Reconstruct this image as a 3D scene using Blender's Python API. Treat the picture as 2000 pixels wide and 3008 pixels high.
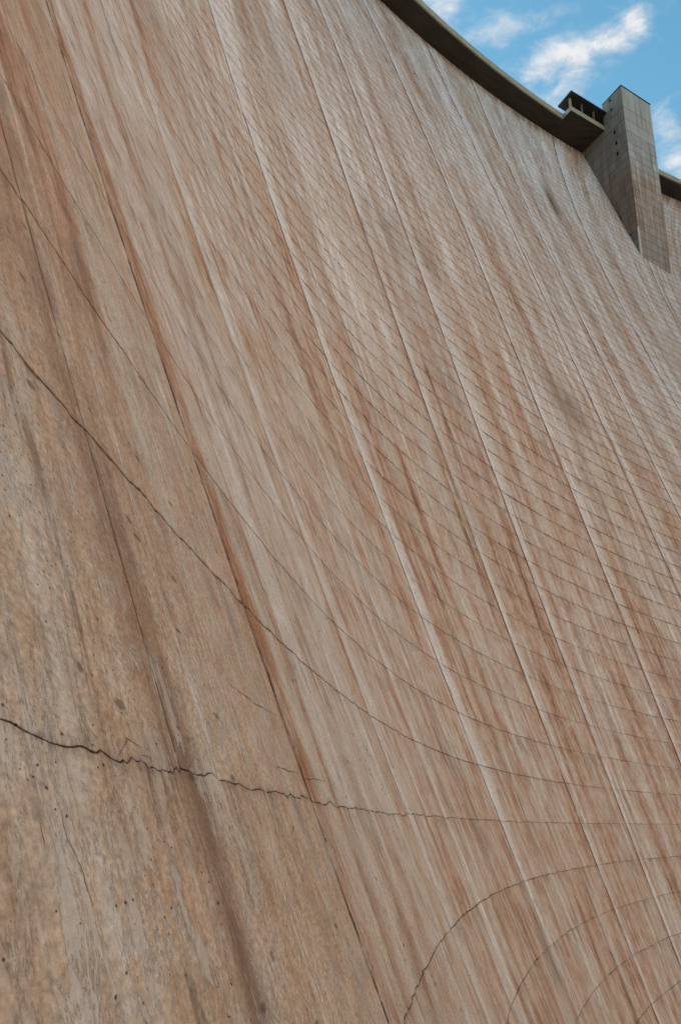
import bpy, bmesh, math
from mathutils import Vector, Matrix, noise as mn

sc = bpy.context.scene
for o in list(bpy.data.objects): bpy.data.objects.remove(o)
COL = sc.collection

# ------------------------------------------------------------------ camera
F_PX = 2817.33                      # focal length in pixels of a 2000 px wide frame
PITCH, ROLL = 0.320745, -0.0056347
cp, sp, cr_, sr = math.cos(PITCH), math.sin(PITCH), math.cos(ROLL), math.sin(ROLL)
FWD = Vector((0, cp, sp)); R0_ = Vector((1, 0, 0)); U0_ = Vector((0, -sp, cp))
RIGHT = R0_*cr_ + U0_*sr; UP = U0_*cr_ - R0_*sr
cam = bpy.data.cameras.new('camera'); co = bpy.data.objects.new('camera', cam); COL.objects.link(co)
cam.sensor_fit = 'HORIZONTAL'; cam.sensor_width = 36; cam.lens = 36*F_PX/2000
cam.clip_start = 0.05; cam.clip_end = 6000
co.matrix_world = Matrix(((RIGHT.x, UP.x, -FWD.x, 0), (RIGHT.y, UP.y, -FWD.y, 0), (RIGHT.z, UP.z, -FWD.z, 0), (0, 0, 0, 1)))
sc.camera = co

# ------------------------------------------------------------------ light
SUN = Vector((-0.30, 0.70, 0.65)).normalized()       # behind the dam: its downstream face lies in open shade
EL = math.asin(SUN.z)
sl = bpy.data.lights.new('sun', 'SUN'); so = bpy.data.objects.new('sun', sl); COL.objects.link(so)
sl.energy = 5.0; sl.angle = math.radians(0.53); sl.color = (1, .95, .87)
so.rotation_euler = SUN.to_track_quat('Z', 'Y').to_euler()
sc.view_settings.view_transform = 'Standard'; sc.view_settings.look = 'None'
sc.view_settings.gamma = 1; sc.view_settings.use_curve_mapping = False
sc.view_settings.exposure = 2.16
sc.cycles.max_bounces = 4; sc.cycles.diffuse_bounces = 2; sc.cycles.use_adaptive_sampling = True; sc.cycles.adaptive_threshold = .02; sc.cycles.use_denoising = True; sc.cycles.denoising_prefilter = 'NONE'; sc.cycles.glossy_bounces = 1; sc.cycles.transmission_bounces = 0; sc.cycles.volume_bounces = 0

def sky_dir(px, py):                                   # used to lay the clouds out on the sky
    v = FWD + RIGHT*((px-1000)/F_PX) - UP*((py-1504)/F_PX)
    return v.x/v.z, v.y/v.z

class NT:
    def __init__(s, tree): s.t = tree; s.n = tree.nodes; s.l = tree.links
    def new(s, typ, **kw):
        n = s.n.new(typ)
        for k, v in kw.items(): setattr(n, k, v)
        return n
    def put(s, sock, v):
        if isinstance(v, (int, float)): sock.default_value = v
        elif isinstance(v, (tuple, list)):
            sock.default_value = tuple(v) if len(v) == len(sock.default_value) else tuple(v) + (1,)
        else: s.l.new(v, sock)
    def m(s, op, a, b=0.0, c=0.0, clamp=False):
        n = s.new('ShaderNodeMath', operation=op); n.use_clamp = clamp
        s.put(n.inputs[0], a); s.put(n.inputs[1], b); s.put(n.inputs[2], c); return n.outputs[0]
    def mix(s, f, a, b, mode='MIX'):
        n = s.new('ShaderNodeMix', data_type='RGBA', blend_type=mode); n.clamp_factor = True
        s.put(n.inputs[0], f); s.put(n.inputs[6], a); s.put(n.inputs[7], b); return n.outputs[2]
    def vec(s, x, y, z=0.0):
        n = s.new('ShaderNodeCombineXYZ'); s.put(n.inputs[0], x); s.put(n.inputs[1], y); s.put(n.inputs[2], z); return n.outputs[0]
    def noise(s, v, scale=1, detail=4, rough=.55, dist=0.0, dim='3D'):
        n = s.new('ShaderNodeTexNoise', noise_dimensions=dim)
        s.put(n.inputs['Vector'], v); n.inputs['Scale'].default_value = scale; n.inputs['Detail'].default_value = detail
        n.inputs['Roughness'].default_value = rough; n.inputs['Distortion'].default_value = dist; return n.outputs['Fac']
    def ss(s, v, a, b):                                # smoothstep a..b
        n = s.new('ShaderNodeMapRange', interpolation_type='SMOOTHSTEP'); s.put(n.inputs[0], v)
        n.inputs[1].default_value = a; n.inputs[2].default_value = b; n.inputs[3].default_value = 0; n.inputs[4].default_value = 1
        return n.outputs[0]
    def ramp(s, v, stops, interp='LINEAR'):
        n = s.new('ShaderNodeValToRGB'); r = n.color_ramp; r.interpolation = interp
        while len(r.elements) > 1: r.elements.remove(r.elements[-1])
        for i, (p, c) in enumerate(stops):
            e = r.elements[0] if i == 0 else r.elements.new(p)
            e.position = p; e.color = tuple(c) + (1,) if len(c) == 3 else c
        s.put(n.inputs[0], v); return n.outputs[0]

w = bpy.data.worlds.new('World'); sc.world = w; w.use_nodes = True
T = NT(w.node_tree); T.n.clear()
sky = T.new('ShaderNodeTexSky', sky_type='NISHITA'); sky.sun_disc = False
sky.sun_elevation = EL; sky.sun_rotation = math.atan2(SUN.x, SUN.y); sky.air_density = 1.0; sky.dust_density = 0.1; sky.ozone_density = 2.0
SKY = 0.0465
tc = T.new('ShaderNodeTexCoord'); sx = T.new('ShaderNodeSeparateXYZ'); T.l.new(tc.outputs['Generated'], sx.inputs[0])
zc_ = T.m('MAXIMUM', sx.outputs[2], 0.06)
ax = T.m('DIVIDE', sx.outputs[0], zc_); ay = T.m('DIVIDE', sx.outputs[1], zc_)
pv = T.vec(ax, ay)
wx = T.m('SUBTRACT', T.noise(pv, 9, 5, .6), .5); wy = T.m('SUBTRACT', T.noise(T.vec(ay, ax, 3.3), 9, 5, .6), .5)
bx_ = T.m('ADD', ax, T.m('MULTIPLY', wx, .10)); by_ = T.m('ADD', ay, T.m('MULTIPLY', wy, .10))
blob = 0.0
for (px, py, rx, ry, ang, amp) in [
        (1590, 195, 110, 62, -10, 1.0), (1690, 165, 120, 74, -12, 1.25), (1790, 135, 90, 58, -20, 1.2), (1860, 65, 62, 90, 15, 1.05), (1850, 0, 60, 30, 0, .5),
        (1640, 262, 95, 50, -30, 1.0), (1720, 235, 60, 30, 0, .5), (1305, 18, 70, 75, 0, .9), (1490, 66, 120, 60, -10, .8), (1345, 85, 60, 45, 20, .42),
        (1960, 370, 65, 85, 0, .8), (1990, 480, 80, 70, 0, .95), (1925, 120, 60, 22, 0, .3), (1560, 255, 70, 45, 0, .5), (1640, 20, 70, 30, 0, .4), (1480, 200, 60, 30, 20, .35)]:
    cx_, cy_ = sky_dir(px, py); ex = sky_dir(px+1, py); ey = sky_dir(px, py+1)
    a = math.radians(ang)
    # inverse of the local pixel-to-sky jacobian
    J = Matrix(((ex[0]-cx_, ey[0]-cx_), (ex[1]-cy_, ey[1]-cy_))).inverted()
    dx = T.m('SUBTRACT', bx_, cx_); dy = T.m('SUBTRACT', by_, cy_)
    qx = T.m('ADD', T.m('MULTIPLY', dx, J[0][0]), T.m('MULTIPLY', dy, J[0][1]))
    qy = T.m('ADD', T.m('MULTIPLY', dx, J[1][0]), T.m('MULTIPLY', dy, J[1][1]))
    u_ = T.m('DIVIDE', T.m('ADD', T.m('MULTIPLY', qx, math.cos(a)), T.m('MULTIPLY', qy, math.sin(a))), rx)
    v_ = T.m('DIVIDE', T.m('SUBTRACT', T.m('MULTIPLY', qy, math.cos(a)), T.m('MULTIPLY', qx, math.sin(a))), ry)
    r2 = T.m('ADD', T.m('MULTIPLY', u_, u_), T.m('MULTIPLY', v_, v_))
    g = T.m('MULTIPLY', T.m('POWER', 2.718, T.m('MULTIPLY', r2, -1.0)), amp)
    blob = T.m('MAXIMUM', blob, g)
# clouds elsewhere in the sky: the same kind and cover as those in view
d2 = T.m('ADD', T.m('POWER', T.m('SUBTRACT', ax, .34), 2), T.m('POWER', T.m('SUBTRACT', ay, 1.05), 2))
far_ = T.ss(d2, .10, .35)
bg = T.m('MULTIPLY', T.ss(T.noise(pv, 2.6, 3, .5), .46, .68), T.m('MULTIPLY', far_, .95))
blob = T.m('MAXIMUM', blob, bg)
fn = T.noise(pv, 22, 9, .66, .4)
dens = T.m('ADD', blob, T.m('MULTIPLY', T.m('SUBTRACT', fn, .5), 1.7))
cov = T.ss(dens, .16, 1.3)
ccol = T.ramp(cov, [(0, (3.0, 3.4, 3.8)), (.7, (3.5, 3.7, 3.9)), (1, (4.3, 4.3, 4.3))])
skyc = T.mix(1.0, sky.outputs[0], (.56, .88, .76), 'MULTIPLY')
skyf = T.mix(T.m('MULTIPLY', cov, .95), skyc, ccol)
bgn = T.new('ShaderNodeBackground'); T.l.new(skyf, bgn.inputs[0]); bgn.inputs[1].default_value = SKY
wo = T.new('ShaderNodeOutputWorld'); T.l.new(bgn.outputs[0], wo.inputs[0])

# ------------------------------------------------------------------ the shape of the dam's downstream face
CX, CY, E0, H = 57., 22., 0.137917, 2.286
KC = 71.390035; ZC = (KC+E0)*H                        # crest
TI = [(i, j) for i in range(5) for j in range(4) if i+j <= 5]
CC = [55.77524, 39.5935, -3.11241, 1.65527, -11.45794, 0.56578, -2.0813, -1.16481, 18.69383, -8.30988, 3.1122, 0.22438, -4.89047, -3.80958, 0.48328, 3.94618, -1.06347]
LL = [-0.188968, -0.43034, 0.03265, 0.05746, 0.125263, -0.042561]
def face(th, k):
    z = (k+E0)*H; zz = z/100; t = th-2.5
    R = 0.
    for c, (i, j) in zip(CC, TI): R += c * t**i * zz**j
    a = th + zz*(LL[0]+LL[1]*t+LL[2]*t*t) + zz*zz*(LL[3]+LL[4]*t+LL[5]*t*t)
    return Vector((CX+R*math.cos(a), CY+R*math.sin(a), z))
# arc length at the foot, growing to the right, as the horizontal coordinate
NT_ = 1600; TH = [4.05-(4.05-.90)*i/NT_ for i in range(NT_+1)]; SS = [0.]
for i in range(NT_): SS.append(SS[-1] + (face(TH[i+1], 0)-face(TH[i], 0)).length)
def U2T(u):
    lo, hi = 0, NT_
    while hi-lo > 1:
        m = (lo+hi)//2
        if SS[m] <= u: lo = m
        else: hi = m
    return TH[lo] + (TH[hi]-TH[lo])*(u-SS[lo])/(SS[hi]-SS[lo])
def T2U(th):
    x = (4.05-th)/(4.05-.90)*NT_; i = min(int(x), NT_-1); return SS[i]+(SS[i+1]-SS[i])*(x-i)
def P(u, k): return face(U2T(u), k)
def N(u, k):                                          # unit normal, out of the concrete
    a = P(u+.05, k)-P(u-.05, k); b = P(u, k+.02)-P(u, k-.02); n = a.cross(b); n.normalize(); return n
JT = [3.42157, 3.33464, 3.13714, 2.78053, 2.43342, 2.25192, 1.96992, 1.73873, 1.61795, 1.42041, 1.251]
JU = [T2U(t) for t in JT]
print('JU', [round(x, 2) for x in JU], 'span', SS[-1], 'n', [round(x, 2) for x in N(120, 20)])
JOINTS = [34.] + JU + [JU[-1]+19, JU[-1]+38, JU[-1]+57]
JOINTS = [j for j in JOINTS if j < SS[-1]-.5]

# ------------------------------------------------------------------ helpers
def link(name, me, parent=None, mat=None, **props):
    o = bpy.data.objects.new(name, me); COL.objects.link(o)
    if parent: o.parent = parent
    if mat and me is not None and not me.materials: me.materials.append(mat)
    for k, v in props.items(): o[k] = v
    return o
def empty(name, label, cat, loc=(0, 0, 0), **props):
    o = bpy.data.objects.new(name, None); COL.objects.link(o); o.location = loc
    o['label'] = label; o['category'] = cat
    for k, v in props.items(): o[k] = v
    return o
class MB:
    def __init__(s): s.v = []; s.f = []; s.uv = []; s.m = []
    def quad(s, a, b, c, d, uvs=None):
        i = len(s.v); s.v += [a, b, c, d]; s.f.append((i, i+1, i+2, i+3)); s.uv += list(uvs) if uvs else [(0, 0)]*4
    def prism(s, pts, z0, z1, uvf=None, bottom=True, top=True):      # counter-clockwise footprint
        n = len(pts); L = 0.
        for i in range(n):
            a, b = pts[i], pts[(i+1) % n]; l = math.hypot(b[0]-a[0], b[1]-a[1])
            s.quad((a[0], a[1], z0), (b[0], b[1], z0), (b[0], b[1], z1), (a[0], a[1], z1), [(L, z0), (L+l, z0), (L+l, z1), (L, z1)]); L += l
        if top: s.f.append(tuple(range(len(s.v), len(s.v)+n))); s.v += [(p[0], p[1], z1) for p in pts]; s.uv += [(p[0], p[1]) for p in pts]
        if bottom: s.f.append(tuple(range(len(s.v)+n-1, len(s.v)-1, -1))); s.v += [(p[0], p[1], z0) for p in pts]; s.uv += [(p[0], p[1]) for p in reversed(pts)]
    def mesh(s, name, mat=None, org=(0, 0, 0)):
        me = bpy.data.meshes.new(name); me.from_pydata([(x-org[0], y-org[1], z-org[2]) for x, y, z in s.v], [], s.f)
        uv = me.uv_layers.new(name='UVMap'); uv.data.foreach_set('uv', [c for p in s.uv for c in p])
        me.update()
        if mat: me.materials.append(mat)
        return me

# ------------------------------------------------------------------ materials
def newmat(name):
    m = bpy.data.materials.new(name); m.use_nodes = True; t = NT(m.node_tree); t.n.clear()
    b = t.new('ShaderNodeBsdfPrincipled'); o = t.new('ShaderNodeOutputMaterial'); t.l.new(b.outputs[0], o.inputs[0])
    b.inputs['Roughness'].default_value = .92; b.inputs['Specular IOR Level'].default_value = .2
    return m, t, b
def uvxy(t, name):
    n = t.new('ShaderNodeUVMap', uv_map=name); s = t.new('ShaderNodeSeparateXYZ'); t.l.new(n.outputs[0], s.inputs[0]); return s.outputs[0], s.outputs[1]

PALE = (.50, .465, .44); TAN = (.43, .335, .255); PEACH = (.43, .30, .215); BROWN = (.20, .115, .07)
RUST = (.36, .185, .10); GREY = (.30, .285, .265); DARK = (.05, .04, .034); OCHRE = (.46, .35, .225)

def wall_material(name='stained_dam_concrete'):
    m, t, b = newmat(name)
    u, v = uvxy(t, 'UVMap'); dl, dt = uvxy(t, 'EdgeA'); dr, db = uvxy(t, 'EdgeB')
    ju = t.m('MULTIPLY', t.m('SUBTRACT', t.noise(t.vec(t.m('MULTIPLY', u, .25), t.m('MULTIPLY', v, .08)), 1, 5, .6), .5), 1.1)
    uj = t.m('ADD', u, ju)
    nearm = t.m('MULTIPLY', t.ss(v, 9, 0.5), t.ss(u, 75., 55.))                                               # weathered foot of the wall: coarser, pitted
    def st(fu, fv, off=0., detail=8, rough=.62, src=None):
        return t.noise(t.vec(t.m('MULTIPLY', src or uj, fu), t.m('MULTIPLY', v, fv), off), 1, detail, rough)
    big = st(.10, .012, 3.1, 3, .5); s1 = st(.45, .035, 0, 8, .74); s2 = st(1.5, .12, 7.7, 7, .74); s3 = st(5., 1.9, 11.3, 5, .76); hue = st(.30, .016, 21., 8, .72)
    blot = t.noise(t.vec(t.m('MULTIPLY', u, .35), t.m('MULTIPLY', v, .45), 5.), 1, 6, .68)
    mot = t.noise(t.vec(t.m('MULTIPLY', u, 3.6), t.m('MULTIPLY', v, 3.4), 15.), 1, 7, .76)
    # base: from warm to pale
    val = t.m('ADD', t.m('MULTIPLY', s1, 1.0), t.m('MULTIPLY', s2, .50)); val = t.m('ADD', val, t.m('MULTIPLY', big, .30))
    val = t.m('ADD', val, t.m('MULTIPLY', s3, .20)); val = t.m('ADD', val, t.m('MULTIPLY', blot, .32))
    val = t.m('ADD', val, t.m('MULTIPLY', t.ss(v, 2., 70.), .075))  # paler with height: lime wear plus extra sky light, both in the colour
    val = t.ss(val, .885, 1.43)
    col = t.ramp(val, [(0, (.13, .07, .048)), (.13, (.27, .15, .10)), (.27, (.43, .265, .19)), (.41, (.50, .355, .275)), (.54, (.51, .415, .345)), (.69, (.54, .475, .43)), (.84, (.62, .585, .57)), (1, (.76, .755, .76))])
    col = t.mix(t.m('MULTIPLY', t.ss(hue, .52, .68), .40), col, OCHRE)
    col = t.mix(t.m('MULTIPLY', t.ss(hue, .48, .32), .40), col, (.41, .28, .225))
    # lower wall is warmer and mottled
    colL = t.ramp(t.m('ADD', t.m('MULTIPLY', mot, .6), t.m('MULTIPLY', s2, .4)), [(.32, (.17, .11, .08)), (.40, (.35, .24, .17)), (.47, (.46, .345, .255)), (.55, (.475, .405, .335)), (.65, (.56, .54, .54))])
    col = t.mix(t.m('MULTIPLY', nearm, .75), col, colL)
    # pale lime bands and dark or rusty bands that follow the contraction joints
    uo = t.m('ADD', u, t.m('MULTIPLY', t.m('SUBTRACT', s2, .5), 1.3))
    def multi(lst, soft=.25):                          # a colour ramp holds 256 samples, so each group of bands gets its own stretch
        lst = sorted(lst); out = 0.0; groups = []
        for q in lst:
            if groups and len(groups[-1]) < 7 and q[1]-groups[-1][0][0] < 34: groups[-1].append(q)
            else: groups.append([q])
        for g_ in groups:
            lo = g_[0][0]-soft-1; hi = g_[-1][1]+soft+1; st_ = [(0., 0.)]
            for a, b_, s in g_: st_ += [(a-soft, 0.), (a+soft*.4, s), (b_-soft*.4, s), (b_+soft, 0.)]
            stops = [(0., (0, 0, 0))] + [((p-lo)/(hi-lo), (x, x, x)) for p, x in st_[1:]] + [(1., (0, 0, 0))]
            out = t.m('ADD', out, t.ramp(t.m('DIVIDE', t.m('SUBTRACT', uo, lo), hi-lo), stops))
        return out
    palem = multi([(60.8, 62.4, .5), (64.5, 67.5, .35), (70.2, 71.4, .4), (89.4, 91.1, .9), (109.0, 109.9, .7), (120.1, 121.5, .8), (139.8, 141.3, .55),
                   (157.5, 158.3, .6), (160.4, 161.7, .95), (172.2, 174.2, .6), (193.8, 194.8, .6), (196.2, 198.6, .8), (216.5, 219.0, .7), (128., 130., .35), (181., 183.5, .4), (103., 104.5, .3), (149.5, 151., .3), (206., 208., .4)], .35)
    palem = t.m('MULTIPLY', palem, t.ss(st(.5, .03, 31., 6, .6), .30, .52))
    palem = t.m('MULTIPLY', palem, t.m('SUBTRACT', 1.0, t.m('MULTIPLY', t.ss(v, 2., -2.), .6)))
    palem = t.m('MULTIPLY', palem, t.m('ADD', .6, t.m('MULTIPLY', t.ss(s3, .3, .6), .4)))
    col = t.mix(palem, col, (.67, .67, .69))
    rustm = multi([(58.4, 58.95, 1.15), (108.1, 108.65, .75), (119.0, 119.6, .6), (138.8, 139.4, .6), (76.4, 76.9, .35), (98., 98.5, .3), (113.5, 114.4, .35), (132.2, 133., .3), (166., 167.2, .35), (188., 189.5, .3), (55.6, 56.2, .3)], .2)
    rustm = t.m('MULTIPLY', rustm, t.ss(s3, .34, .56)); rustm = t.m('MULTIPLY', rustm, t.ss(st(.3, .16, 91., 6, .7), .36, .50))
    col = t.mix(rustm, col, RUST)
    g_s = st(1.6, .35, 95., 7, .75)
    brm = multi([(52.4, 53.0, .6), (56.7, 57.1, .35), (62.95, 63.3, .5), (78.6, 79.5, .4), (82.9, 84.2, .42), (95., 96.2, .4), (116.3, 118., .35), (125., 126.3, .4), (136.5, 138.2, .35), (145., 148., .4), (152.5, 154.5, .3), (163., 165.3, .35), (176., 179., .4), (186., 188., .45), (202., 204.6, .35), (222., 224., .3)], .3)
    brm = t.m('MULTIPLY', brm, t.ss(g_s, .40, .58))
    col = t.mix(t.m('MULTIPLY', brm, .8), col, (.17, .10, .065))
    # the two worst joints: crisp, nearly black, edged with rust
    ur = t.m('ADD', u, t.m('MULTIPLY', t.m('SUBTRACT', t.noise(t.vec(t.m('MULTIPLY', v, .9), t.m('MULTIPLY', u, .1), 6.), 1, 5, .7), .5), .28))
    def thin(a, b_, s): return t.m('MULTIPLY', t.m('MULTIPLY', t.ss(ur, a-.05, a+.01), t.ss(ur, b_+.06, b_)), s)
    tn = t.ss(st(.02, .8, 103., 7, .75), .42, .56)
    ta = t.m('MULTIPLY', thin(58.08, 58.20, 1.), t.m('ADD', .12, t.m('MULTIPLY', tn, .75)))
    tb = t.m('MULTIPLY', t.m('MULTIPLY', thin(52.68, 52.71, .7), t.m('ADD', .05, t.m('MULTIPLY', tn, .6))), t.ss(v, .2, .6))
    ro = t.m('MULTIPLY', thin(58.0, 58.6, .85), t.ss(st(.6, .25, 107., 7, .75), .45, .58))
    col = t.mix(ro, col, (.30, .13, .065)); col = t.mix(t.m('MAXIMUM', ta, tb), col, (.055, .03, .022))
    # thin dark run-off streaks
    fine = t.ss(st(1.3, .09, 41., 7, .74), .57, .66)
    col = t.mix(t.m('MULTIPLY', fine, .72), col, (.17, .105, .075))
    finw = t.ss(st(1.5, .11, 51., 7, .74), .58, .66)
    col = t.mix(t.m('MULTIPLY', finw, .7), col, (.64, .63, .63))
    fine2 = t.ss(st(4.2, 1.1, 61., 5, .72), .59, .67)
    col = t.mix(t.m('MULTIPLY', fine2, .5), col, (.13, .10, .08))
    # rusty seepage below each lift joint
    kk = t.m('FLOOR', t.m('SUBTRACT', t.m('DIVIDE', v, H), E0))
    seep = t.noise(t.vec(t.m('MULTIPLY', uj, 1.6), t.m('MULTIPLY', kk, 3.77)), 1, 7, .8)
    dr_ = t.m('POWER', 2.718, t.m('MULTIPLY', dt, -1.9))
    col = t.mix(t.m('MULTIPLY', t.m('MULTIPLY', dr_, t.ss(seep, .48, .62)), .8), col, (.20, .115, .07))
    up_ = t.ss(v, 4., 30.)
    lno = t.noise(t.vec(t.m('MULTIPLY', u, .8), t.m('MULTIPLY', kk, 7.31)), 1, 6, .75)
    far = t.ss(u, 52., 92.); far2 = t.ss(u, 80., 170.)
    lw = t.m('ADD', .010, t.m('ADD', t.m('MULTIPLY', far, .035), t.m('MULTIPLY', t.m('MULTIPLY', up_, far), .10)))
    ln = t.m('SUBTRACT', 1.0, t.m('DIVIDE', t.m('MINIMUM', dt, db), lw), clamp=True)
    ln = t.m('MULTIPLY', ln, t.m('ADD', .16, t.m('MULTIPLY', t.ss(lno, .44, .59), .76))); ln = t.m('MULTIPLY', ln, t.m('ADD', .9, t.m('MULTIPLY', up_, .6)))
    col = t.mix(ln, col, (.11, .065, .045))
    jd = t.m('MINIMUM', dl, dr); jw = t.m('ADD', .02, t.m('ADD', t.m('MULTIPLY', far, .15), t.m('MULTIPLY', far2, .16)))
    jl = t.m('SUBTRACT', 1.0, t.m('DIVIDE', jd, jw), clamp=True)
    jn_ = st(.05, .35, 71., 5, .7); jl = t.m('MULTIPLY', jl, t.m('ADD', .35, t.m('MULTIPLY', t.ss(jn_, .38, .58), .75)))
    we = t.m('MULTIPLY', t.ss(dl, .12, .3), t.ss(dl, 1.25, .5)); we = t.m('MULTIPLY', we, t.m('MULTIPLY', far, t.ss(st(.15, .12, 75., 6, .7), .42, .54)))
    col = t.mix(t.m('MULTIPLY', we, .85), col, (.70, .71, .74))
    jl = t.m('MULTIPLY', jl, t.m('MAXIMUM', far, t.ss(v, .2, .8)))
    col = t.mix(t.m('MULTIPLY', jl, 1.1), col, (.13, .065, .04))
    jr = t.m('POWER', 2.718, t.m('MULTIPLY', jd, -2.0))
    jr = t.m('MULTIPLY', jr, t.ss(st(.03, .12, 81., 5, .6), .50, .68))
    col = t.mix(t.m('MULTIPLY', jr, .85), col, (.36, .155, .07))
    g1 = t.noise(t.vec(t.m('MULTIPLY', u, 16.), t.m('MULTIPLY', v, 30.), 33.), 1, 3, .7); g2 = t.noise(t.vec(t.m('MULTIPLY', uj, 1.9), t.m('MULTIPLY', v, 2.1), 43.), 1, 5, .8)
    gr = t.m('MULTIPLY', t.m('ADD', 1.0, t.m('MULTIPLY', t.m('SUBTRACT', g1, .5), 1.5)), t.m('ADD', 1.0, t.m('MULTIPLY', t.m('SUBTRACT', g2, .5), 1.05)))
    gv = t.new('ShaderNodeCombineColor'); [t.put(gv.inputs[i_], gr) for i_ in range(3)]
    col = t.mix(1.0, col, gv.outputs[0], 'MULTIPLY')
    cst = t.m('MULTIPLY', t.ss(v, 156.5, 163.), t.ss(st(1.6, .06, 99., 5, .7), .36, .60)); col = t.mix(t.m('MULTIPLY', cst, .75), col, (.15, .11, .09))  # soft shadow under the walkway and dirty drips, both painted in
    # single stains
    def spot(u0, v0, su, sv, c, a, rough=.5):
        nonlocal col
        x = t.m('DIVIDE', t.m('SUBTRACT', uj, u0), su); y = t.m('DIVIDE', t.m('SUBTRACT', v, v0), sv)
        g = t.m('POWER', 2.718, t.m('MULTIPLY', t.m('ADD', t.m('MULTIPLY', x, x), t.m('MULTIPLY', y, y)), -1.0))
        g = t.m('MULTIPLY', g, t.m('ADD', 1-rough, t.m('MULTIPLY', t.ss(blot, .38, .62), rough)))
        col = t.mix(t.m('MULTIPLY', g, a), col, c)
    spot(185.3, 120.5, 1.6, 6.5, (.10, .075, .035), .95, .1)
    spot(151., 49.5, 3.0, 3.6, (.20, .13, .08), .85); spot(148, 51, 4.5, 5, (.26, .21, .18), .5)
    spot(115.4, 57.6, 1.8, 3.5, (.16, .12, .085), .8, .8); spot(122.5, 59.5, 2.2, 4., (.17, .13, .10), .7, .8); spot(116, 37.5, 2, 3, (.24, .22, .19), .6, .8)
    spot(81.2, 16., 1.8, 6, (.52, .42, .28), .40, .5); spot(83.7, 1.0, 1.4, 1.8, (.17, .13, .10), .6, .9); spot(88.3, -4., .8, 3.0, (.13, .11, .095), .75, .8)
    spot(64.5, 14, 1.3, 4, (.24, .21, .18), .55, .9); spot(108, 24, 6, 7, (.38, .37, .35), .45, .9); spot(113, 48, 6, 12, (.42, .42, .42), .45, .7)
    spot(100, 75, 5, 16, (.27, .22, .18), .5, .8); spot(75, 42, 3.5, 9, (.27, .20, .15), .5, .8); spot(167, 140, 6, 4, (.48, .38, .25), .4, .5)
    spot(53.0, -.7, .30, 1.5, (.16, .09, .062), .95, .4); spot(52.6, 1.9, .3, 1.2, (.20, .12, .085), .6, .6); spot(50.9, 1.5, .5, .25, (.50, .50, .50), .5, .8); spot(50.75, .1, .25, .35, (.50, .50, .51), .6, .8)
    # pits (bug holes), flakes and hairline marks, only where the camera is close enough
    vo = t.new('ShaderNodeTexVoronoi', feature='F1'); t.put(vo.inputs['Vector'], t.vec(t.m('MULTIPLY', u, 9.), t.m('MULTIPLY', v, 23.)))
    vo.inputs['Scale'].default_value = 1
    pit = t.m('MULTIPLY', t.ss(t.m('ADD', vo.outputs['Distance'], t.m('MULTIPLY', t.m('SUBTRACT', mot, .5), .5)), .13, .07), t.ss(t.noise(t.vec(u, t.m('MULTIPLY', v, 3.), 9.), 2.3, 3, .7), .50, .515))
    pit = t.m('MULTIPLY', pit, t.ss(u, 62., 55.))
    vo2 = t.new('ShaderNodeTexVoronoi', feature='F1'); t.put(vo2.inputs['Vector'], t.vec(t.m('MULTIPLY', u, 1.9), t.m('MULTIPLY', v, 6.)))
    vo2.inputs['Scale'].default_value = 1
    pit2 = t.m('MULTIPLY', t.ss(vo2.outputs['Distance'], .22, .08), t.ss(t.noise(t.vec(u, t.m('MULTIPLY', v, 2.), 19.), 1.1, 4, .6), .52, .55))
    pit2 = t.m('MULTIPLY', pit2, t.ss(v, 22., 3.))
    flk = t.noise(t.vec(t.m('MULTIPLY', u, 4.6), t.m('MULTIPLY', v, 2.0), 29.), 1, 8, .76, .4)
    flm = t.ss(flk, .515, .535)
    fl2 = t.noise(t.vec(t.m('MULTIPLY', u, .95), t.m('MULTIPLY', v, .55), 39.), 1, 8, .74, .4)
    f2m = t.m('MULTIPLY', t.m('MULTIPLY', t.ss(fl2, .53, .545), t.ss(v, 60., 5.)), t.ss(u, 54., 62.)); col = t.mix(t.m('MULTIPLY', f2m, .30), col, (.60, .57, .55))
    f2e = t.m('MULTIPLY', t.m('MULTIPLY', t.ss(fl2, .45, .43), t.ss(v, 60., 5.)), t.ss(u, 54., 62.)); col = t.mix(t.m('MULTIPLY', f2e, .28), col, (.24, .16, .12))
    hal = t.m('MULTIPLY', t.m('POWER', 2.718, t.m('MULTIPLY', t.m('MINIMUM', dt, db), -38.)), t.m('MULTIPLY', nearm, t.ss(mot, .42, .55))); col = t.mix(t.m('MULTIPLY', hal, .7), col, (.14, .085, .06))
    flm_n = t.m('MULTIPLY', flm, nearm)
    col = t.mix(t.m('MULTIPLY', flm_n, t.m('ADD', .1, t.m('MULTIPLY', t.ss(blot, .4, .6), .5))), col, (.50, .49, .485))
    edge = t.m('MULTIPLY', t.m('MULTIPLY', flm, t.ss(flk, .555, .528)), nearm)
    col = t.mix(t.m('MULTIPLY', edge, .35), col, (.16, .12, .09))
    col = t.mix(t.m('MULTIPLY', t.m('MAXIMUM', pit, t.m('MULTIPLY', pit2, .7)), .85), col, DARK)
    col = t.mix(1.0, col, (.985, .945, .915), 'MULTIPLY')
    t.put(b.inputs['Base Color'], col)
    hgt = t.m('ADD', t.m('MULTIPLY', mot, .014), t.m('MULTIPLY', g1, .006)); hgt = t.m('ADD', hgt, t.m('MULTIPLY', flm, .004))
    hgt = t.m('SUBTRACT', hgt, t.m('MULTIPLY', t.m('MAXIMUM', pit, pit2), .012))
    bp = t.new('ShaderNodeBump'); bp.inputs['Strength'].default_value = .8; bp.inputs['Distance'].default_value = 1.0
    t.put(bp.inputs['Height'], hgt); t.l.new(bp.outputs[0], b.inputs['Normal'])
    return m
M_WALL = wall_material()

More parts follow.
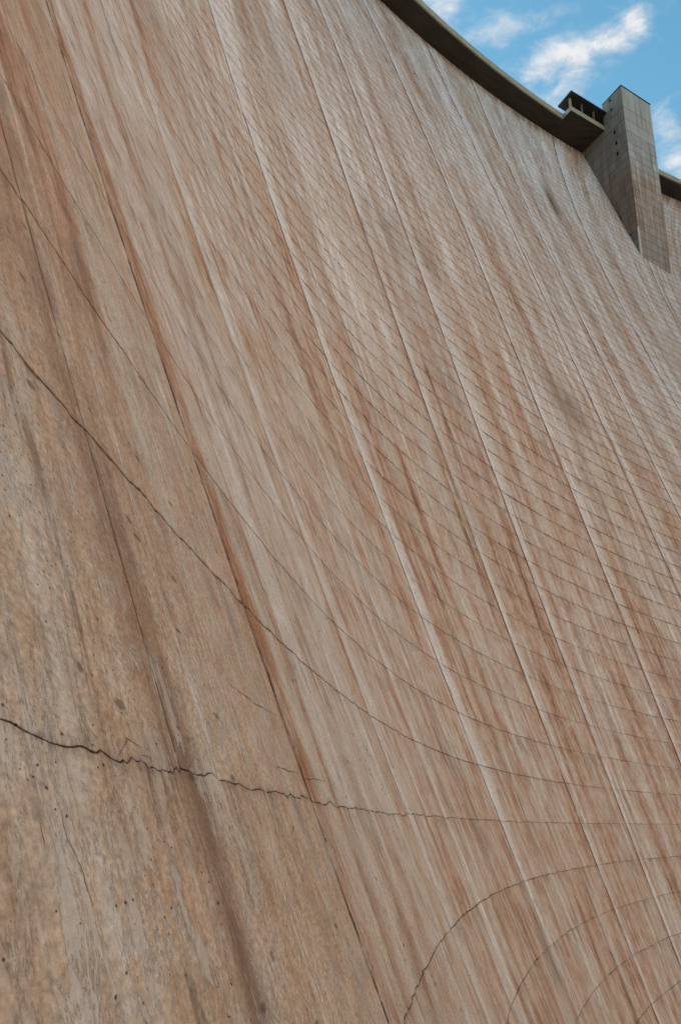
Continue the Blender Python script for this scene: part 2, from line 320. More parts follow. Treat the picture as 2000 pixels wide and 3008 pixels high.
def plain(name, base, dark, streak=(.8, .05), amt=.6, warm=None):
    m, t, b = newmat(name); u, v = uvxy(t, 'UVMap')
    a = t.noise(t.vec(t.m('MULTIPLY', u, streak[0]), t.m('MULTIPLY', v, streak[1])), 1, 7, .65)
    c = t.mix(t.m('MULTIPLY', t.ss(a, .38, .66), amt), base, dark)
    g = t.noise(t.vec(t.m('MULTIPLY', u, 5.), t.m('MULTIPLY', v, 5.)), 1, 5, .6)
    c = t.mix(t.m('MULTIPLY', g, .25), c, tuple(x*.7 for x in base))
    if warm: c = t.mix(t.m('MULTIPLY', t.ss(t.noise(t.vec(t.m('MULTIPLY', u, .3), t.m('MULTIPLY', v, .2), 4.), 1, 4, .6), .5, .65), .6), c, warm)
    t.put(b.inputs['Base Color'], c)
    bp = t.new('ShaderNodeBump'); bp.inputs['Strength'].default_value = .5; bp.inputs['Distance'].default_value = .02; t.put(bp.inputs['Height'], g); t.l.new(bp.outputs[0], b.inputs['Normal'])
    return m
M_CORE = plain('joint_filler', (.08, .05, .035), (.03, .02, .016), (2., 2.))
M_BACK = plain('plain_concrete', (.33, .29, .25), (.25, .2, .16))
M_SOFFIT = plain('shade_dark_soffit', (.06, .05, .042), (.035, .03, .025), (.15, .9), .8)  # concrete underside near-black: its deep shade is put into the colour
M_FASCIA = plain('lichened_fascia_concrete', (.34, .33, .25), (.22, .20, .15), (.6, .6), .5)
M_COLUMN = plain('weathered_column_concrete', (.20, .185, .16), (.12, .105, .09), (1., .6), .6)
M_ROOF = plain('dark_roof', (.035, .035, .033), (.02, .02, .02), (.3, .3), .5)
M_GLASS, t_, b_ = newmat('dark_opening'); b_.inputs['Base Color'].default_value = (.008, .008, .01, 1); b_.inputs['Roughness'].default_value = .25
M_STRIP = plain('pale_concrete_strip', (.55, .55, .52), (.42, .42, .38), (.6, .3), .4)

def tower_material(name, shade):
    m, t, b = newmat(name); u, v = uvxy(t, 'UVMap'); dl, dt = uvxy(t, 'EdgeA')
    def st(fu, fv, o, d=7, r=.64): return t.noise(t.vec(t.m('MULTIPLY', u, fu), t.m('MULTIPLY', v, fv), o), 1, d, r)
    a = st(.9, .05, 1.); c2 = st(3.5, .16, 5.); low = t.ss(t.m('ADD', v, t.m('MULTIPLY', st(.3, .1, 3.), 8)), 156., 148.)
    c = t.ramp(t.m('ADD', t.m('MULTIPLY', a, .6), t.m('MULTIPLY', c2, .4)), [(.36, (.20, .19, .175)), (.5, (.36, .355, .335)), (.64, (.48, .475, .46))])
    cl = t.ramp(t.m('ADD', t.m('MULTIPLY', a, .5), t.m('MULTIPLY', c2, .5)), [(.37, (.17, .115, .09)), (.47, (.31, .235, .19)), (.55, (.39, .33, .295)), (.66, (.44, .41, .395))])
    c = t.mix(low, c, cl)
    foot = t.m('MULTIPLY', t.ss(v, 136., 126.), t.ss(a, .35, .55)); c = t.mix(t.m('MULTIPLY', foot, .5), c, (.25, .245, .23))
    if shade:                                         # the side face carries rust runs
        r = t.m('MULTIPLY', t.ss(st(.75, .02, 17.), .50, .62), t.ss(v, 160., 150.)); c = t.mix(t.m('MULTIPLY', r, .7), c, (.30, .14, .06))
        c = t.mix(.50, c, (.15, .095, .065))  # side face's shade, with brown dirt, mixed evenly into the colour
    e = t.m('SUBTRACT', 1.0, t.m('DIVIDE', dt, .25), clamp=True)
    c = t.mix(t.m('MULTIPLY', e, t.m('MULTIPLY', t.ss(st(.5, .9, 23., 4), .40, .60), .75)), c, (.10, .065, .05))
    e2 = t.m('SUBTRACT', 1.0, t.m('DIVIDE', dl, .12), clamp=True); c = t.mix(t.m('MULTIPLY', e2, .35), c, (.13, .09, .07))
    oi = t.new('ShaderNodeObjectInfo'); tv = t.m('ADD', .88, t.m('MULTIPLY', oi.outputs['Random'], .24)); gv = t.new('ShaderNodeCombineColor'); [t.put(gv.inputs[i_], tv) for i_ in range(3)]
    c = t.mix(1.0, c, gv.outputs[0], 'MULTIPLY')
    t.put(b.inputs['Base Color'], c)
    bp = t.new('ShaderNodeBump'); bp.inputs['Strength'].default_value = .5; bp.inputs['Distance'].default_value = .05; t.put(bp.inputs['Height'], c2); t.l.new(bp.outputs[0], b.inputs['Normal'])
    return m
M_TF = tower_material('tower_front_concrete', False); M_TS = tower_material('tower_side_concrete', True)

# ------------------------------------------------------------------ ground
def ground():
    m, t, b = newmat('gravel_and_sandstone'); g = t.new('ShaderNodeNewGeometry')
    n1 = t.noise(g.outputs['Position'], .08, 6, .6); n2 = t.noise(g.outputs['Position'], 3., 6, .65)
    c = t.ramp(t.m('ADD', t.m('MULTIPLY', n1, .6), t.m('MULTIPLY', n2, .4)), [(.35, (.20, .13, .09)), (.55, (.33, .23, .16)), (.7, (.40, .31, .23))])
    t.put(b.inputs['Base Color'], c); bp = t.new('ShaderNodeBump'); bp.inputs['Distance'].default_value = .08; t.put(bp.inputs['Height'], n2); t.l.new(bp.outputs[0], b.inputs['Normal'])
    bm = bmesh.new()
    xs = [-2500, -1200, -500, -200, -90, -50, -30, -20, -12, -6, -2, 2, 6, 12, 20, 30, 45, 60, 90, 130, 200, 400, 900, 2500]
    ys = [-2500, -1200, -500, -200, -90, -40, -15, -5, 0, 4, 8, 14, 20, 28, 36, 46, 58, 75, 100, 160, 300, 700, 2500]
    def hz(x, y):
        s = max(0., y-2)*.24 + max(0., x-5)*.30 + max(0., -y-12)*.12
        z = -1.65 - min(s, 12.6)
        return z + (mn.noise(Vector((x*.13, y*.13, 0)))*.35 if s > .5 else 0)
    g_ = [[bm.verts.new((x, y, hz(x, y))) for x in xs] for y in ys]
    for i in range(len(ys)-1):
        for j in range(len(xs)-1): bm.faces.new((g_[i][j], g_[i][j+1], g_[i+1][j+1], g_[i+1][j]))
    me = bpy.data.meshes.new('ground'); bm.to_mesh(me)
    for p in me.polygons: p.use_smooth = True
    link('ground', me, mat=m, kind='structure')
ground()

# ------------------------------------------------------------------ the dam
dam = empty('concrete_dam', 'huge curved concrete dam face with rust and pale streaks, seen from its foot', 'dam')
KMIN, KTOP = -7, 72
def hw(k): return (.004, .011)[k > 0] + .0006*max(0, min(k, 20))
def gap(u, k, near):                                    # the foot joint is a hairline near the left end, the others are open
    g = .0038+(.008-.0038)*max(0, min(1., (u-52)/18)) if k <= 0 else hw(k)
    if near and k > 0: g *= 1.5
    return g*(.55+1.3*abs(mn.noise(Vector((u*3.1, k*2.7, 6.)))+.25)) if near else g*max(.10, .75+2.8*mn.noise(Vector((u*.28, k*3.7, 2.)))+1.2*mn.noise(Vector((u*1.1, k*1.9, 5.))))      # half width of a lift groove
def off(c, k):                                          # small steps of the lift lines at the joints
    return .05*mn.noise(Vector((c*3.7+.3, k*5.1, 2.)))
def edge(u, c, k):                                      # height offset (m) of lift joint k at u
    if k >= KTOP-1: return 0.
    near = max(0., min(1., (90-u)/30.)) * max(0., min(1., (3-k)/2.)) if k > -3 else 0.
    n = mn.noise(Vector((u*.55, k*9.1, 0)))*.05*(1-.6*near) + mn.noise(Vector((u*2.3, k*4.3, 5)))*.018
    if near > 0:
        n += near*(mn.noise(Vector((u*1.6, k*3.1, 8)))*.045 + mn.noise(Vector((u*7.1, k*2.2, 3)))*.020 + mn.noise(Vector((u*19., k*1.7, 4)))*.018)
        if k == 0: n += .012*math.exp(-((u-50.3)/.7)**2)
    return n + off(c, k)
DEEP = .05
def block(c, k):
    u0, u1 = JOINTS[c], JOINTS[c+1]
    ka, kb = k, min(k+1, KC)
    near = (u0 < 95 and -2 <= k <= 3 and u1 > 40)
    nu = (max(40, min(150, int((u1-u0)/.10))) if -1 <= k <= 1 else max(6, min(48, int((u1-u0)/.22)))) if near else max(3, int((u1-u0)/(1.2 if k < 12 else 2.0 if k < 30 else 4.)))
    nv = 2
    g = hw(k)
    gl = (.01, .012 if k >= 0 else .003, .05 if k < 8 else .03)[c] if c < 3 else .045; gr_ = (.012 if k >= 0 else .003, .035, .03)[c] if c < 3 else .045
    V = []; A = []; EA = []; EB = []
    # outer ring is pushed back to form the recessed joints
    us = [u0+gl*.4] + [u0+gl+(u1-u0-gl-gr_)*((1-(1-i/nu)**2.6) if c == 0 and near else i/nu) for i in range(nu+1)] + [u1-gr_*.4]
    F = []
    rows = nv+3
    for r in range(rows):
        for ci, u in enumerate(us):
            th = U2T(u)
            zb = ka*H + edge(u, c, k); zt = kb*H + (edge(u, c, k+1) if kb == k+1 else 0.)
            fr = (r-1)/nv
            gb, gt = gap(u, k, near), gap(u, k+1, near)
            if r == 0: z = zb+gb*.3
            elif r == rows-1: z = zt-gt*.3
            else: z = zb+gb + (zt-zb-gb-gt)*fr
            p = face(th, z/H)
            ring = r in (0, rows-1) or ci in (0, len(us)-1)
            if ring: p = p - N(u, z/H)*DEEP
            V.append(p); A.append((u, (z/H+E0)*H)); EA.append((u-u0, max(0., zt-z))); EB.append((u1-u, max(0., z-zb)))
    n = len(us)
    for r in range(rows-1):
        for ci in range(n-1):
            i = r*n+ci; F.append((i, i+1, i+n+1, i+n))
    return V, F, A, EA, EB
def add_uv(me, F, layers):
    for name, L in layers:
        uv = me.uv_layers.new(name=name); uv.data.foreach_set('uv', [x for f in F for i in f for x in L[i]])
def proj(p):
    z = p.dot(FWD)
    if z <= .3: return None
    return 1000+F_PX*p.dot(RIGHT)/z, 1504-F_PX*p.dot(UP)/z
cells = []
for c in range(len(JOINTS)-1):
    for k in range(KMIN, KTOP):
        if k >= KC: continue
        u0, u1 = JOINTS[c], JOINTS[c+1]; area = 0
        pts = []
        vis = 0
        for i in range(7):
            for j in range(3):
                q = proj(P(u0+(u1-u0)*i/6, k+(min(k+1, KC)-k)*j/2))
                if q and -20 < q[0] < 2020 and -20 < q[1] < 3030: vis += 1
                pts.append(q)
        if vis >= 1:
            for i in range(6):
                for j in range(2):
                    a, b_2, d_ = pts[i*3+j], pts[i*3+3+j], pts[i*3+j+1]
                    if a and b_2 and d_: area += abs((b_2[0]-a[0])*(d_[1]-a[1])-(b_2[1]-a[1])*(d_[0]-a[0]))
                    else: area += 1e6
            area *= vis/21
        cells.append((area, c, k))
cells.sort(reverse=True)
big = cells[:300]; rest = cells[300:]
for area, c, k in sorted(big, key=lambda q: (q[2], q[1])):
    V, F, A, EA, EB = block(c, k)
    org = V[len(V)//2]
    me = bpy.data.meshes.new('concrete_block'); me.from_pydata([tuple(p-org) for p in V], [], F)
    add_uv(me, F, (('UVMap', A), ('EdgeA', EA), ('EdgeB', EB))); me.update()
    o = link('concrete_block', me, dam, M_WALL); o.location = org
VV = []; FF = []; AA = []; E1 = []; E2 = []
for area, c, k in rest:
    V, F, A, EA, EB = block(c, k); n = len(VV)
    VV += V; FF += [tuple(i+n for i in f) for f in F]; AA += A; E1 += EA; E2 += EB
me = bpy.data.meshes.new('distant_blockwork'); me.from_pydata([tuple(p) for p in VV], [], FF)
add_uv(me, FF, (('UVMap', AA), ('EdgeA', E1), ('EdgeB', E2))); me.update()
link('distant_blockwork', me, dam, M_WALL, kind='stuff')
# the mass of concrete behind the blocks: closed body with vertical upstream face
mb = MB(); CT = 7.6
nu = 110; U_A, U_B = JOINTS[0], JOINTS[-1]
kl = [KMIN + (KC-KMIN)*i/26 for i in range(27)]
us = [U_A+(U_B-U_A)*i/nu for i in range(nu+1)]
fr = [[P(u, k)-N(u, k)*(DEEP-.012) for k in kl] for u in us]
crest = [P(u, KC) for u in us]
bk = []
for i, u in enumerate(us):
    t = (crest[min(i+1, nu)]-crest[max(i-1, 0)]); t.z = 0; t.normalize(); bk.append(crest[i]+Vector((-t.y, t.x, 0))*CT)
    if (bk[-1]-crest[i]).dot(N(u, KC)) > 0: bk[-1] = crest[i]-Vector((-t.y, t.x, 0))*CT
for i in range(nu):
    for j in range(len(kl)-1): mb.quad(tuple(fr[i][j]), tuple(fr[i+1][j]), tuple(fr[i+1][j+1]), tuple(fr[i][j+1]))
me = mb.mesh('joint_backing', M_CORE); link('joint_backing', me, dam)
mb = MB()
for i in range(nu):
    a, b2 = bk[i], bk[i+1]; zb = fr[0][0].z
    fa, fb = fr[i][-1]+Vector((0, 0, -.02)), fr[i+1][-1]+Vector((0, 0, -.02))
    mb.quad(tuple(fa), tuple(fb), (b2.x, b2.y, fa.z), (a.x, a.y, fa.z))
    mb.quad((b2.x, b2.y, zb), (a.x, a.y, zb), (a.x, a.y, fa.z), (b2.x, b2.y, fa.z))
for i in (0, nu):
    ring = [tuple(p) for p in fr[i]] + [(bk[i].x, bk[i].y, fr[i][-1].z), (bk[i].x, bk[i].y, fr[i][0].z)]
    n = len(mb.v); mb.v += ring; mb.uv += [(0, 0)]*len(ring); mb.f.append(tuple(range(n, n+len(ring))))
link('upstream_body', mb.mesh('upstream_body', M_BACK), dam)

# hairline cracks
CRACKS = [[(51.494, -0.013), (51.552, 0.001), (51.626, 0.014), (51.719, 0.03), (51.762, 0.043), (51.845, 0.037), (51.964, 0.032), (51.961, 0.014), (52.096, 0.014), (52.191, 0.002)],
 [(55.335, 0.395), (55.864, 0.387), (56.547, 0.376), (57.747, 0.389)], [(56.426, 0.113), (56.973, 0.113), (57.814, 0.117)], [(58.158, 0.096), (58.904, 0.115), (60.025, 0.123)],
 

 [(50.665, -0.096), (50.677, -0.124), (50.679, -0.151), (50.731, -0.172), (50.763, -0.193), (50.768, -0.217), (50.795, -0.241)],
 [(52.712, 1.031), (52.846, 1.032), (53.071, 1.041), (53.116, 1.031), (53.272, 1.044), (53.404, 1.031)],
 [(59.523, 1.863), (59.673, 1.847)], [(59.52, 1.392), (59.66, 1.349), (59.952, 1.309), (59.803, 1.233)], [(50.459, -0.124), (50.47, -0.144), (50.464, -0.155)], [(59.542, 0.604), (59.527, 0.546), (59.522, 0.502)]]
for ci_, cr1 in enumerate(CRACKS):
    pts = []
    for (a, k0), (b2, k1) in zip(cr1[:-1], cr1[1:]):
        for i in range(4): f = i/4; pts.append((a+(b2-a)*f, k0+(k1-k0)*f))
    pts.append(cr1[-1]); n = len(pts); sc_ = 1 if pts[0][0] < 54 else 2.2
    W = []
    for i, (a, k0) in enumerate(pts):
        if 0 < i < n-1: a += .012*sc_*mn.noise(Vector((i*.9, ci_*3.3, 1))); k0 += .004*sc_*mn.noise(Vector((i*.9, ci_*3.3, 7)))
        W.append(P(a, k0)+N(a, k0)*.0015)
    org = W[n//2]; v = []; f_ = []
    for i in range(n):
        t = (W[min(i+1, n-1)]-W[max(i-1, 0)]).normalized(); nn = N(*pts[i]); sd = t.cross(nn)*(.0022*sc_*(.4+math.sin(math.pi*(i+.5)/n))*(.7+.6*abs(mn.noise(Vector((i*1.3, ci_, 9))))))
        v += [tuple(W[i]-sd-org), tuple(W[i]+sd-org)]
        if i: f_.append((2*i-2, 2*i-1, 2*i+1, 2*i))
    me = bpy.data.meshes.new('crack'); me.from_pydata(v, [], f_); me.uv_layers.new(name='UVMap'); me.materials.append(M_CORE); o = link('crack', me, dam); o.location = org

# small drain holes in the face
def drain(u, k, r):
    p = P(u, k); n = N(u, k); q = n.to_track_quat('Z', 'Y').to_matrix()
    bm = bmesh.new(); S = 12
    r1 = [bm.verts.new(q @ Vector((r*math.cos(a*2*math.pi/S), r*math.sin(a*2*math.pi/S), .012))) for a in range(S)]
    r2 = [bm.verts.new(q @ Vector((r*.8*math.cos(a*2*math.pi/S), r*.8*math.sin(a*2*math.pi/S), .014))) for a in range(S)]
    r3 = [bm.verts.new(q @ Vector((r*.78*math.cos(a*2*math.pi/S), r*.78*math.sin(a*2*math.pi/S), .006))) for a in range(S)]
    for i in range(S):
        j = (i+1) % S; bm.faces.new((r1[i], r1[j], r2[j], r2[i])); bm.faces.new((r2[i], r2[j], r3[j], r3[i]))
    bm.faces.new(r3)
    me = bpy.data.meshes.new('drain_hole'); bm.to_mesh(me); bm.free(); o = link('drain_hole', me, dam, M_GLASS); o.location = p
for u, k, r in ((146.83, 55.45, .32), (92.44, 7.94, .10), (142.95, 43.27, .16), (142.29, 20., .10), (142.22, 7.86, .09)): drain(u, k, r)

# ------------------------------------------------------------------ crest walkway: cantilevered slabs with a fascia
walk = empty('crest_walkway', 'cantilevered walkway slab with dark underside and pale edge along the dam crest', 'walkway', tuple(P(140, KC)))
W0 = Vector(walk.location); OUT = 5.5; FH = 1.38
pl_u = []; u = JOINTS[0]
# equal lengths along the crest
acc = 0.; last = P(u, KC); pl_u = [u]; step = .25
while u < JOINTS[-1]-.3:
    u += step; p = P(u, KC); acc += (p-last).length; last = p
    if acc >= 12.2: pl_u.append(u); acc = 0.
def inward(u):
    t = P(u+.1, KC)-P(u-.1, KC); t.z = 0; t.normalize(); n = Vector((t.y, -t.x, 0))
    if n.dot(N(u, KC)) < 0: n = -n
    return n
Lacc = 0.
for a, b2 in zip(pl_u[:-1], pl_u[1:]):
    e = .035*(b2-a)/12.2; n = 6; sof = MB(); fas = MB()
    uu = [a+e+(b2-a-2*e)*i/n for i in range(n+1)]
    for i in range(n):
        q0, q1 = P(uu[i], KC)-W0, P(uu[i+1], KC)-W0; n0, n1 = inward(uu[i]), inward(uu[i+1]); L = (q1-q0).length
        Z = Vector((0, 0, FH)); s0, s1 = Lacc, Lacc+L; Lacc += L
        i0, i1 = q0-n0*1.5, q1-n1*1.5; o0, o1 = q0+n0*OUT, q1+n1*OUT
        sof.quad(tuple(i0), tuple(o0), tuple(o1), tuple(i1), [(s0, -1.5), (s0, OUT), (s1, OUT), (s1, -1.5)])
        Zf = Vector((0, 0, FH-.25)); f0, f1 = o0-n0*.32, o1-n1*.32
        sof.quad(tuple(i0+Zf*.5), tuple(i1+Zf*.5), tuple(f1+Zf*.5), tuple(f0+Zf*.5), [(s0, 0), (s1, 0), (s1, OUT), (s0, OUT)])
        for (x0, x1, y0, y1) in (() if i else ((i0, o0, i0+Zf*.5, o0+Zf*.5),)): sof.quad(tuple(x0), tuple(x1), tuple(y1), tuple(y0))
        if i == n-1: sof.quad(tuple(o1), tuple(i1), tuple(i1+Zf*.5), tuple(o1+Zf*.5))
        g0, g1 = o0+n0*.04, o1+n1*.04; D = Vector((0, 0, -.03))
        fas.quad(tuple(g0+D), tuple(g1+D), tuple(g1+Z), tuple(g0+Z), [(s0, 0), (s1, 0), (s1, FH), (s0, FH)])
        fas.quad(tuple(g0+Z), tuple(g1+Z), tuple(f1+Z), tuple(f0+Z), [(s0, FH), (s1, FH), (s1, FH+.3), (s0, FH+.3)])
        fas.quad(tuple(f0+Z), tuple(f1+Z), tuple(f1+D), tuple(f0+D), [(s0, 2), (s1, 2), (s1, 3), (s0, 3)])
        fas.quad(tuple(f0+D), tuple(f1+D), tuple(g1+D), tuple(g0+D), [(s0, 2), (s1, 2), (s1, 3), (s0, 3)])
        if i == 0: fas.quad(tuple(f0+D), tuple(g0+D), tuple(g0+Z), tuple(f0+Z))
        if i == n-1: fas.quad(tuple(g1+D), tuple(f1+D), tuple(f1+Z), tuple(g1+Z))
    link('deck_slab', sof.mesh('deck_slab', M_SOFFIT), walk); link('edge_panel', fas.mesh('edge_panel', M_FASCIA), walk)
mb = MB()
for i in range(nu):                                   # roadway on top
    a, b2, c2, d2_ = crest[i], crest[i+1], bk[i+1], bk[i]; Z = Vector((0, 0, .6))
    mb.quad(tuple(a+Z-W0), tuple(b2+Z-W0), tuple(c2+Z-W0), tuple(d2_+Z-W0)); mb.quad(tuple(d2_-W0), tuple(d2_+Z-W0), tuple(c2+Z-W0), tuple(c2-W0))
link('roadway', mb.mesh('roadway', M_BACK), walk)

# ------------------------------------------------------------------ sandstone canyon walls that the dam spans, unseen, added to bounce sun onto it
def canyon():
    m, t, b = newmat('navajo_sandstone'); g = t.new('ShaderNodeNewGeometry'); sp_ = t.new('ShaderNodeSeparateXYZ'); t.l.new(g.outputs['Position'], sp_.inputs[0])
    n1 = t.noise(g.outputs['Position'], .03, 5, .6); n2 = t.noise(t.vec(t.m('MULTIPLY', sp_.outputs[0], .15), t.m('MULTIPLY', sp_.outputs[1], .15), t.m('MULTIPLY', sp_.outputs[2], .02)), 1, 5, .6)
    c = t.ramp(t.m('ADD', t.m('MULTIPLY', n1, .5), t.m('MULTIPLY', n2, .5)), [(.35, (.36, .31, .25)), (.5, (.50, .44, .375)), (.65, (.56, .51, .45))])
    t.put(b.inputs['Base Color'], c)
    ua, ub = JOINTS[0]+5, JOINTS[-1]-6
    A0 = P(ua, KMIN)-N(ua, KMIN)*3; A1 = P(ua, KC)-N(ua, KC)*3; B0 = P(ub, KMIN)-N(ub, KMIN)*3; B1 = P(ub, KC)-N(ub, KC)*3
    bot = [(A0.x, A0.y), (-6, -40), (-2, -90), (15, -150), (60, -195), (115, -205), (165, -175), (195, -110), (205, -20), (200, 70), (B0.x+14, B0.y-30), (B0.x, B0.y)]
    top = [(A1.x, A1.y), (-58, -20), (-45, -90), (-12, -175), (50, -222), (118, -232), (185, -200), (222, -120), (235, -20), (232, 80), (B1.x+30, B1.y-70), (B1.x, B1.y)]
    sub = 9; pts = []
    for i in range(len(bot)-1):
        for j in range(sub if i < len(bot)-2 else sub+1):
            f = j/sub; pts.append((lerp2(bot[i], bot[i+1], f), lerp2(top[i], top[i+1], f)))
    nr = 22; v = []; f_ = []; n = len(pts)
    for r in range(nr+3):
        for i, (p, q) in enumerate(pts):
            fr_ = min(1., r/nr); z = -17+(ZC+9+17)*fr_
            ledge = (math.floor(fr_*6)/6*.5+fr_*.5)
            x, y = lerp2(p, q, ledge)
            for e_u, e_i in ((ua, 0), (ub, n-1)):          # the rock closes against the concrete at both ends
                wgt = max(0., 1-abs(i-e_i)/9.)
                if wgt > 0:
                    kz = min(KC, z/H-E0); q0 = P(e_u, kz)-N(e_u, kz)*4; pe, qe = pts[e_i]; s0 = lerp2(pe, qe, ledge)
                    x += (q0.x-s0[0])*wgt; y += (q0.y-s0[1])*wgt
            ed = min(1., min(i, n-1-i)/6)
            d = 7*mn.noise(Vector((x*.03, y*.03, z*.02)))+2.5*mn.noise(Vector((x*.12, y*.12, z*.05)))
            cx_, cy_ = 95-x, -10-y; l = math.hypot(cx_, cy_); x -= cx_/l*d*ed; y -= cy_/l*d*ed
            if r > nr: k_ = (r-nr)*250; x -= cx_/l*k_; y -= cy_/l*k_; z += 4*(r-nr)
            v.append((x, y, z))
    for r in range(nr+2):
        for i in range(n-1): a = r*n+i; f_.append((a, a+1, a+n+1, a+n))
    me = bpy.data.meshes.new('canyon_cliff'); me.from_pydata(v, [], f_); me.materials.append(m); link('canyon_cliff', me, kind='structure')
def lerp2(a, b, f): return (a[0]+(b[0]-a[0])*f, a[1]+(b[1]-a[1])*f)
canyon()

# ------------------------------------------------------------------ elevator tower
TA, TR_ = (68.45, 187.95), (77.5, 194.5)
dd = (-2.9, 6.7); dl_ = math.hypot(*dd); dd = (dd[0]/dl_, dd[1]/dl_)
TOP = 171.0
def back(p, L): return (p[0]+dd[0]*L, p[1]+dd[1]*L)
TB = back(TA, 7.3); TRB = back(TR_, 7.3)
tower = empty('elevator_tower', 'tall square concrete tower standing against the upper dam face, tapering into it', 'tower', (TA[0], TA[1], ZC))
TO = tuple(tower.location)
fw = math.hypot(TR_[0]-TA[0], TR_[1]-TA[1]); fd = ((TR_[0]-TA[0])/fw, (TR_[1]-TA[1])/fw)
fn_ = (fd[1], -fd[0]); sn_ = (-(dd[1]), dd[0])          # outward normals of front and side
if fn_[0]*0+fn_[1]*1 > 0: fn_ = (-fn_[0], -fn_[1])
if sn_[0] > 0: sn_ = (-sn_[0], -sn_[1])
PR = .06
mb = MB()
A_in = (TA[0]-fn_[0]*PR-sn_[0]*PR, TA[1]-fn_[1]*PR-sn_[1]*PR); R_in = (TR_[0]-fn_[0]*PR, TR_[1]-fn_[1]*PR)
mb.prism([A_in, R_in, back(R_in, 26), back(A_in, 26)], 100., ZC+.5)
mb.prism([A_in, R_in, back(R_in, 7.2), back(A_in, 7.2)], ZC+.5, TOP-.05)
link('tower_core', mb.mesh('tower_core', M_CORE, TO), tower)
rows = [TOP, 164.9, 161.5, 158.2, 154.9]
while rows[-1] > 106: rows.append(rows[-1]-2.2)
def inside_wall(x, y, z):                              # is the point buried in the dam?
    best = 1e9; k = z/H-E0
    if k > KC: return False
    for i in range(int(190*2), int(245*2)):
        q = P(i/2, k); d = (q.x-x)**2+(q.y-y)**2
        if d < best: best = d; bi = i/2
    q = P(bi, k); return (Vector((x, y, z))-q).dot(N(bi, k)) < -.4
def panel(p0, p1, nrm, z0, z1, mat, u0):
    g = .035; L = math.hypot(p1[0]-p0[0], p1[1]-p0[1]); d = ((p1[0]-p0[0])/L, (p1[1]-p0[1])/L)
    a = (p0[0]+d[0]*g, p0[1]+d[1]*g); b2 = (p1[0]-d[0]*g, p1[1]-d[1]*g); c = .05
    v = []; uv = []; ea = []
    for ins, dep in ((0, PR+.02), (.0, .03), (.05, 0.)):
        for (q, s, z, zs) in ((a, 1, z0+g, 1), (b2, -1, z0+g, 1), (b2, -1, z1-g, -1), (a, 1, z1-g, -1)):
            x = q[0]+d[0]*ins*s-nrm[0]*dep; y = q[1]+d[1]*ins*s-nrm[1]*dep; zz = z+ins*zs
            v.append((x-TO[0], y-TO[1], zz-TO[2])); l = (q[0]-p0[0])*d[0]+(q[1]-p0[1])*d[1]+ins*s
            uv.append((u0+l, zz)); ea.append((min(l, L-l), z1-zz))
    f = [(8, 9, 10, 11)]
    for r in (0, 4):
        for i in range(4): j = (i+1) % 4; f.append((r+i, r+j, r+4+j, r+4+i))
    me = bpy.data.meshes.new('concrete_panel'); me.from_pydata(v, [], f)
    add_uv(me, f, (('UVMap', uv), ('EdgeA', ea))); me.materials.append(mat); me.update()
    link('concrete_panel', me, tower)
for i in range(len(rows)-1):
    z1, z0 = rows[i], rows[i+1]
    nc = 1 if i < 4 else 5
    for j in range(nc):
        p0, p1 = lerp2(TA, TR_, j/nc), lerp2(TA, TR_, (j+1)/nc); mid = lerp2(p0, p1, .5)
        if inside_wall(mid[0], mid[1], z1): continue
        panel(p0, p1, fn_, z0, z1, M_TF, 30+fw*j/nc)
    depth = 7.3 if z0 > ZC-1 else 17.5
    nc = 1 if depth < 8 else 7
    for j in range(nc):
        p0, p1 = back(TA, depth*(j+1)/nc), back(TA, depth*j/nc); mid = lerp2(p0, p1, .5)
        if inside_wall(mid[0], mid[1], z1): continue
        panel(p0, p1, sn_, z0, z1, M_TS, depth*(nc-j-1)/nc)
mb = MB(); ov = .12
mb.prism([(TA[0]+fn_[0]*ov+sn_[0]*ov, TA[1]+fn_[1]*ov+sn_[1]*ov), (TR_[0]+fn_[0]*ov+fd[0]*ov, TR_[1]+fn_[1]*ov+fd[1]*ov), TRB, TB], TOP, TOP+.22)
link('roof', mb.mesh('roof', M_ROOF, TO), tower)
for f, z in ((.579, 169.97), (.566, 167.12), (.529, 160.25), (.517, 156.99), (.503, 153.85)):
    c = back(TA, 7.3*f); hwid = .36; hh = .34 if z > 165 else .48
    def q(a, o): return (c[0]+dd[0]*a+sn_[0]*o, c[1]+dd[1]*a+sn_[1]*o)
    mb = MB(); mb.prism([q(-hwid-.12, .05), q(hwid+.12, .05), q(hwid+.12, -.1), q(-hwid-.12, -.1)], z-hh-.12, z-hh)
    mb.prism([q(-hwid-.12, .05), q(hwid+.12, .05), q(hwid+.12, -.1), q(-hwid-.12, -.1)], z+hh, z+hh+.12)
    for s in (-1, 1):
        a0, a1 = sorted((s*hwid, s*(hwid+.12))); mb.prism([q(a0, .05), q(a1, .05), q(a1, -.1), q(a0, -.1)], z-hh, z+hh)
    wn = link('window', mb.mesh('window', M_TS, TO), tower)
    mb = MB(); mb.prism([q(-hwid, .012), q(hwid, .012), q(hwid, -.1), q(-hwid, -.1)], z-hh, z+hh); link('pane', mb.mesh('pane', M_GLASS, TO), wn)
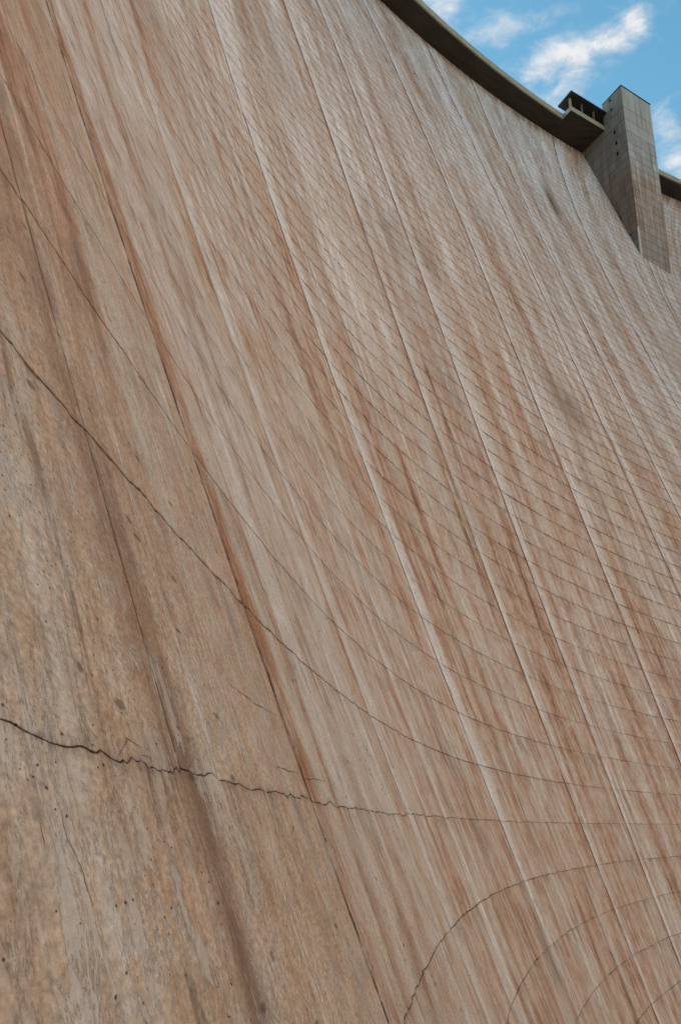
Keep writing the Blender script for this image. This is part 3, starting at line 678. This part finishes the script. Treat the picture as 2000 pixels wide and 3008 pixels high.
# pale strips at the tower's foot corners
for p, z0, z1, s in ((TA, 121.0, 131.0, 1), (TR_, 117., 127.0, -1)):
    mb = MB(); w_ = .42
    a = (p[0]+fn_[0]*.04, p[1]+fn_[1]*.04); 
    pts = [a, (a[0]+fd[0]*w_*s, a[1]+fd[1]*w_*s), (a[0]+fd[0]*w_*s-fn_[0]*.3, a[1]+fd[1]*w_*s-fn_[1]*.3), (a[0]-fn_[0]*.3, a[1]-fn_[1]*.3)]
    mb.prism(pts, z0, z1); link('corner_strip', mb.mesh('corner_strip', M_STRIP, TO), tower)

# ------------------------------------------------------------------ lookout pavilion on the crest beside the tower
FL, FR, BL = (55.65, 187.5), (67.6, 196.05), (52.6, 197.5)
pav = empty('lookout_pavilion', 'open concrete lookout with dark flat roof projecting from the crest beside the tower', 'pavilion', (FL[0], FL[1], ZC))
PO = tuple(pav.location)
ex_ = (FR[0]-FL[0], FR[1]-FL[1]); exl = math.hypot(*ex_); ex_ = (ex_[0]/exl, ex_[1]/exl)
ey_ = (-ex_[1], ex_[0])
bl = (BL[0]-FL[0], BL[1]-FL[1])
def Q(a, b2):                                          # a along the front, b back towards the dam
    return (FL[0]+ex_[0]*a+bl[0]/10.46*b2*.75+ey_[0]*b2*.25, FL[1]+ex_[1]*a+bl[1]/10.46*b2*.75+ey_[1]*b2*.25)
def slab(name, a0, a1, b0, b1, z0, z1, mat, parent=pav):
    mb = MB(); mb.prism([Q(a0, b0), Q(a1, b0), Q(a1, b1), Q(a0, b1)], z0, z1); return link(name, mb.mesh(name, mat, PO), parent)
LW = exl-1.4
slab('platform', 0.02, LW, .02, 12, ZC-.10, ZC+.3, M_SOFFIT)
slab('parapet', 0, LW, 0, .3, ZC-.08, ZC+1.2, M_FASCIA)
slab('parapet', 0, .3, .31, 5.5, ZC-.08, ZC+1.2, M_FASCIA)
slab('column', .35, .85, .35, .95, ZC+1.2, ZC+4.0, M_FASCIA)
for a in (4.4, 8.6):
    slab('column', a, a+.25, .1, .7, ZC+1.2, ZC+4.0, M_COLUMN)
slab('column', LW-.5, LW-.02, .1, .7, ZC+1.2, ZC+4.0, M_COLUMN)
slab('back_wall', 1.2, LW, 1.9, 2.2, ZC+.3, ZC+4.0, M_ROOF)  # near-black, close behind the columns: interior shade put into its colour
slab('roof', -.6, LW+1.0, -1.4, 4.3, ZC+4.0, ZC+4.35, M_ROOF)
print('cells', len(cells), 'tris', sum(len(o.data.polygons)*2 for o in bpy.data.objects if o.type == 'MESH'))
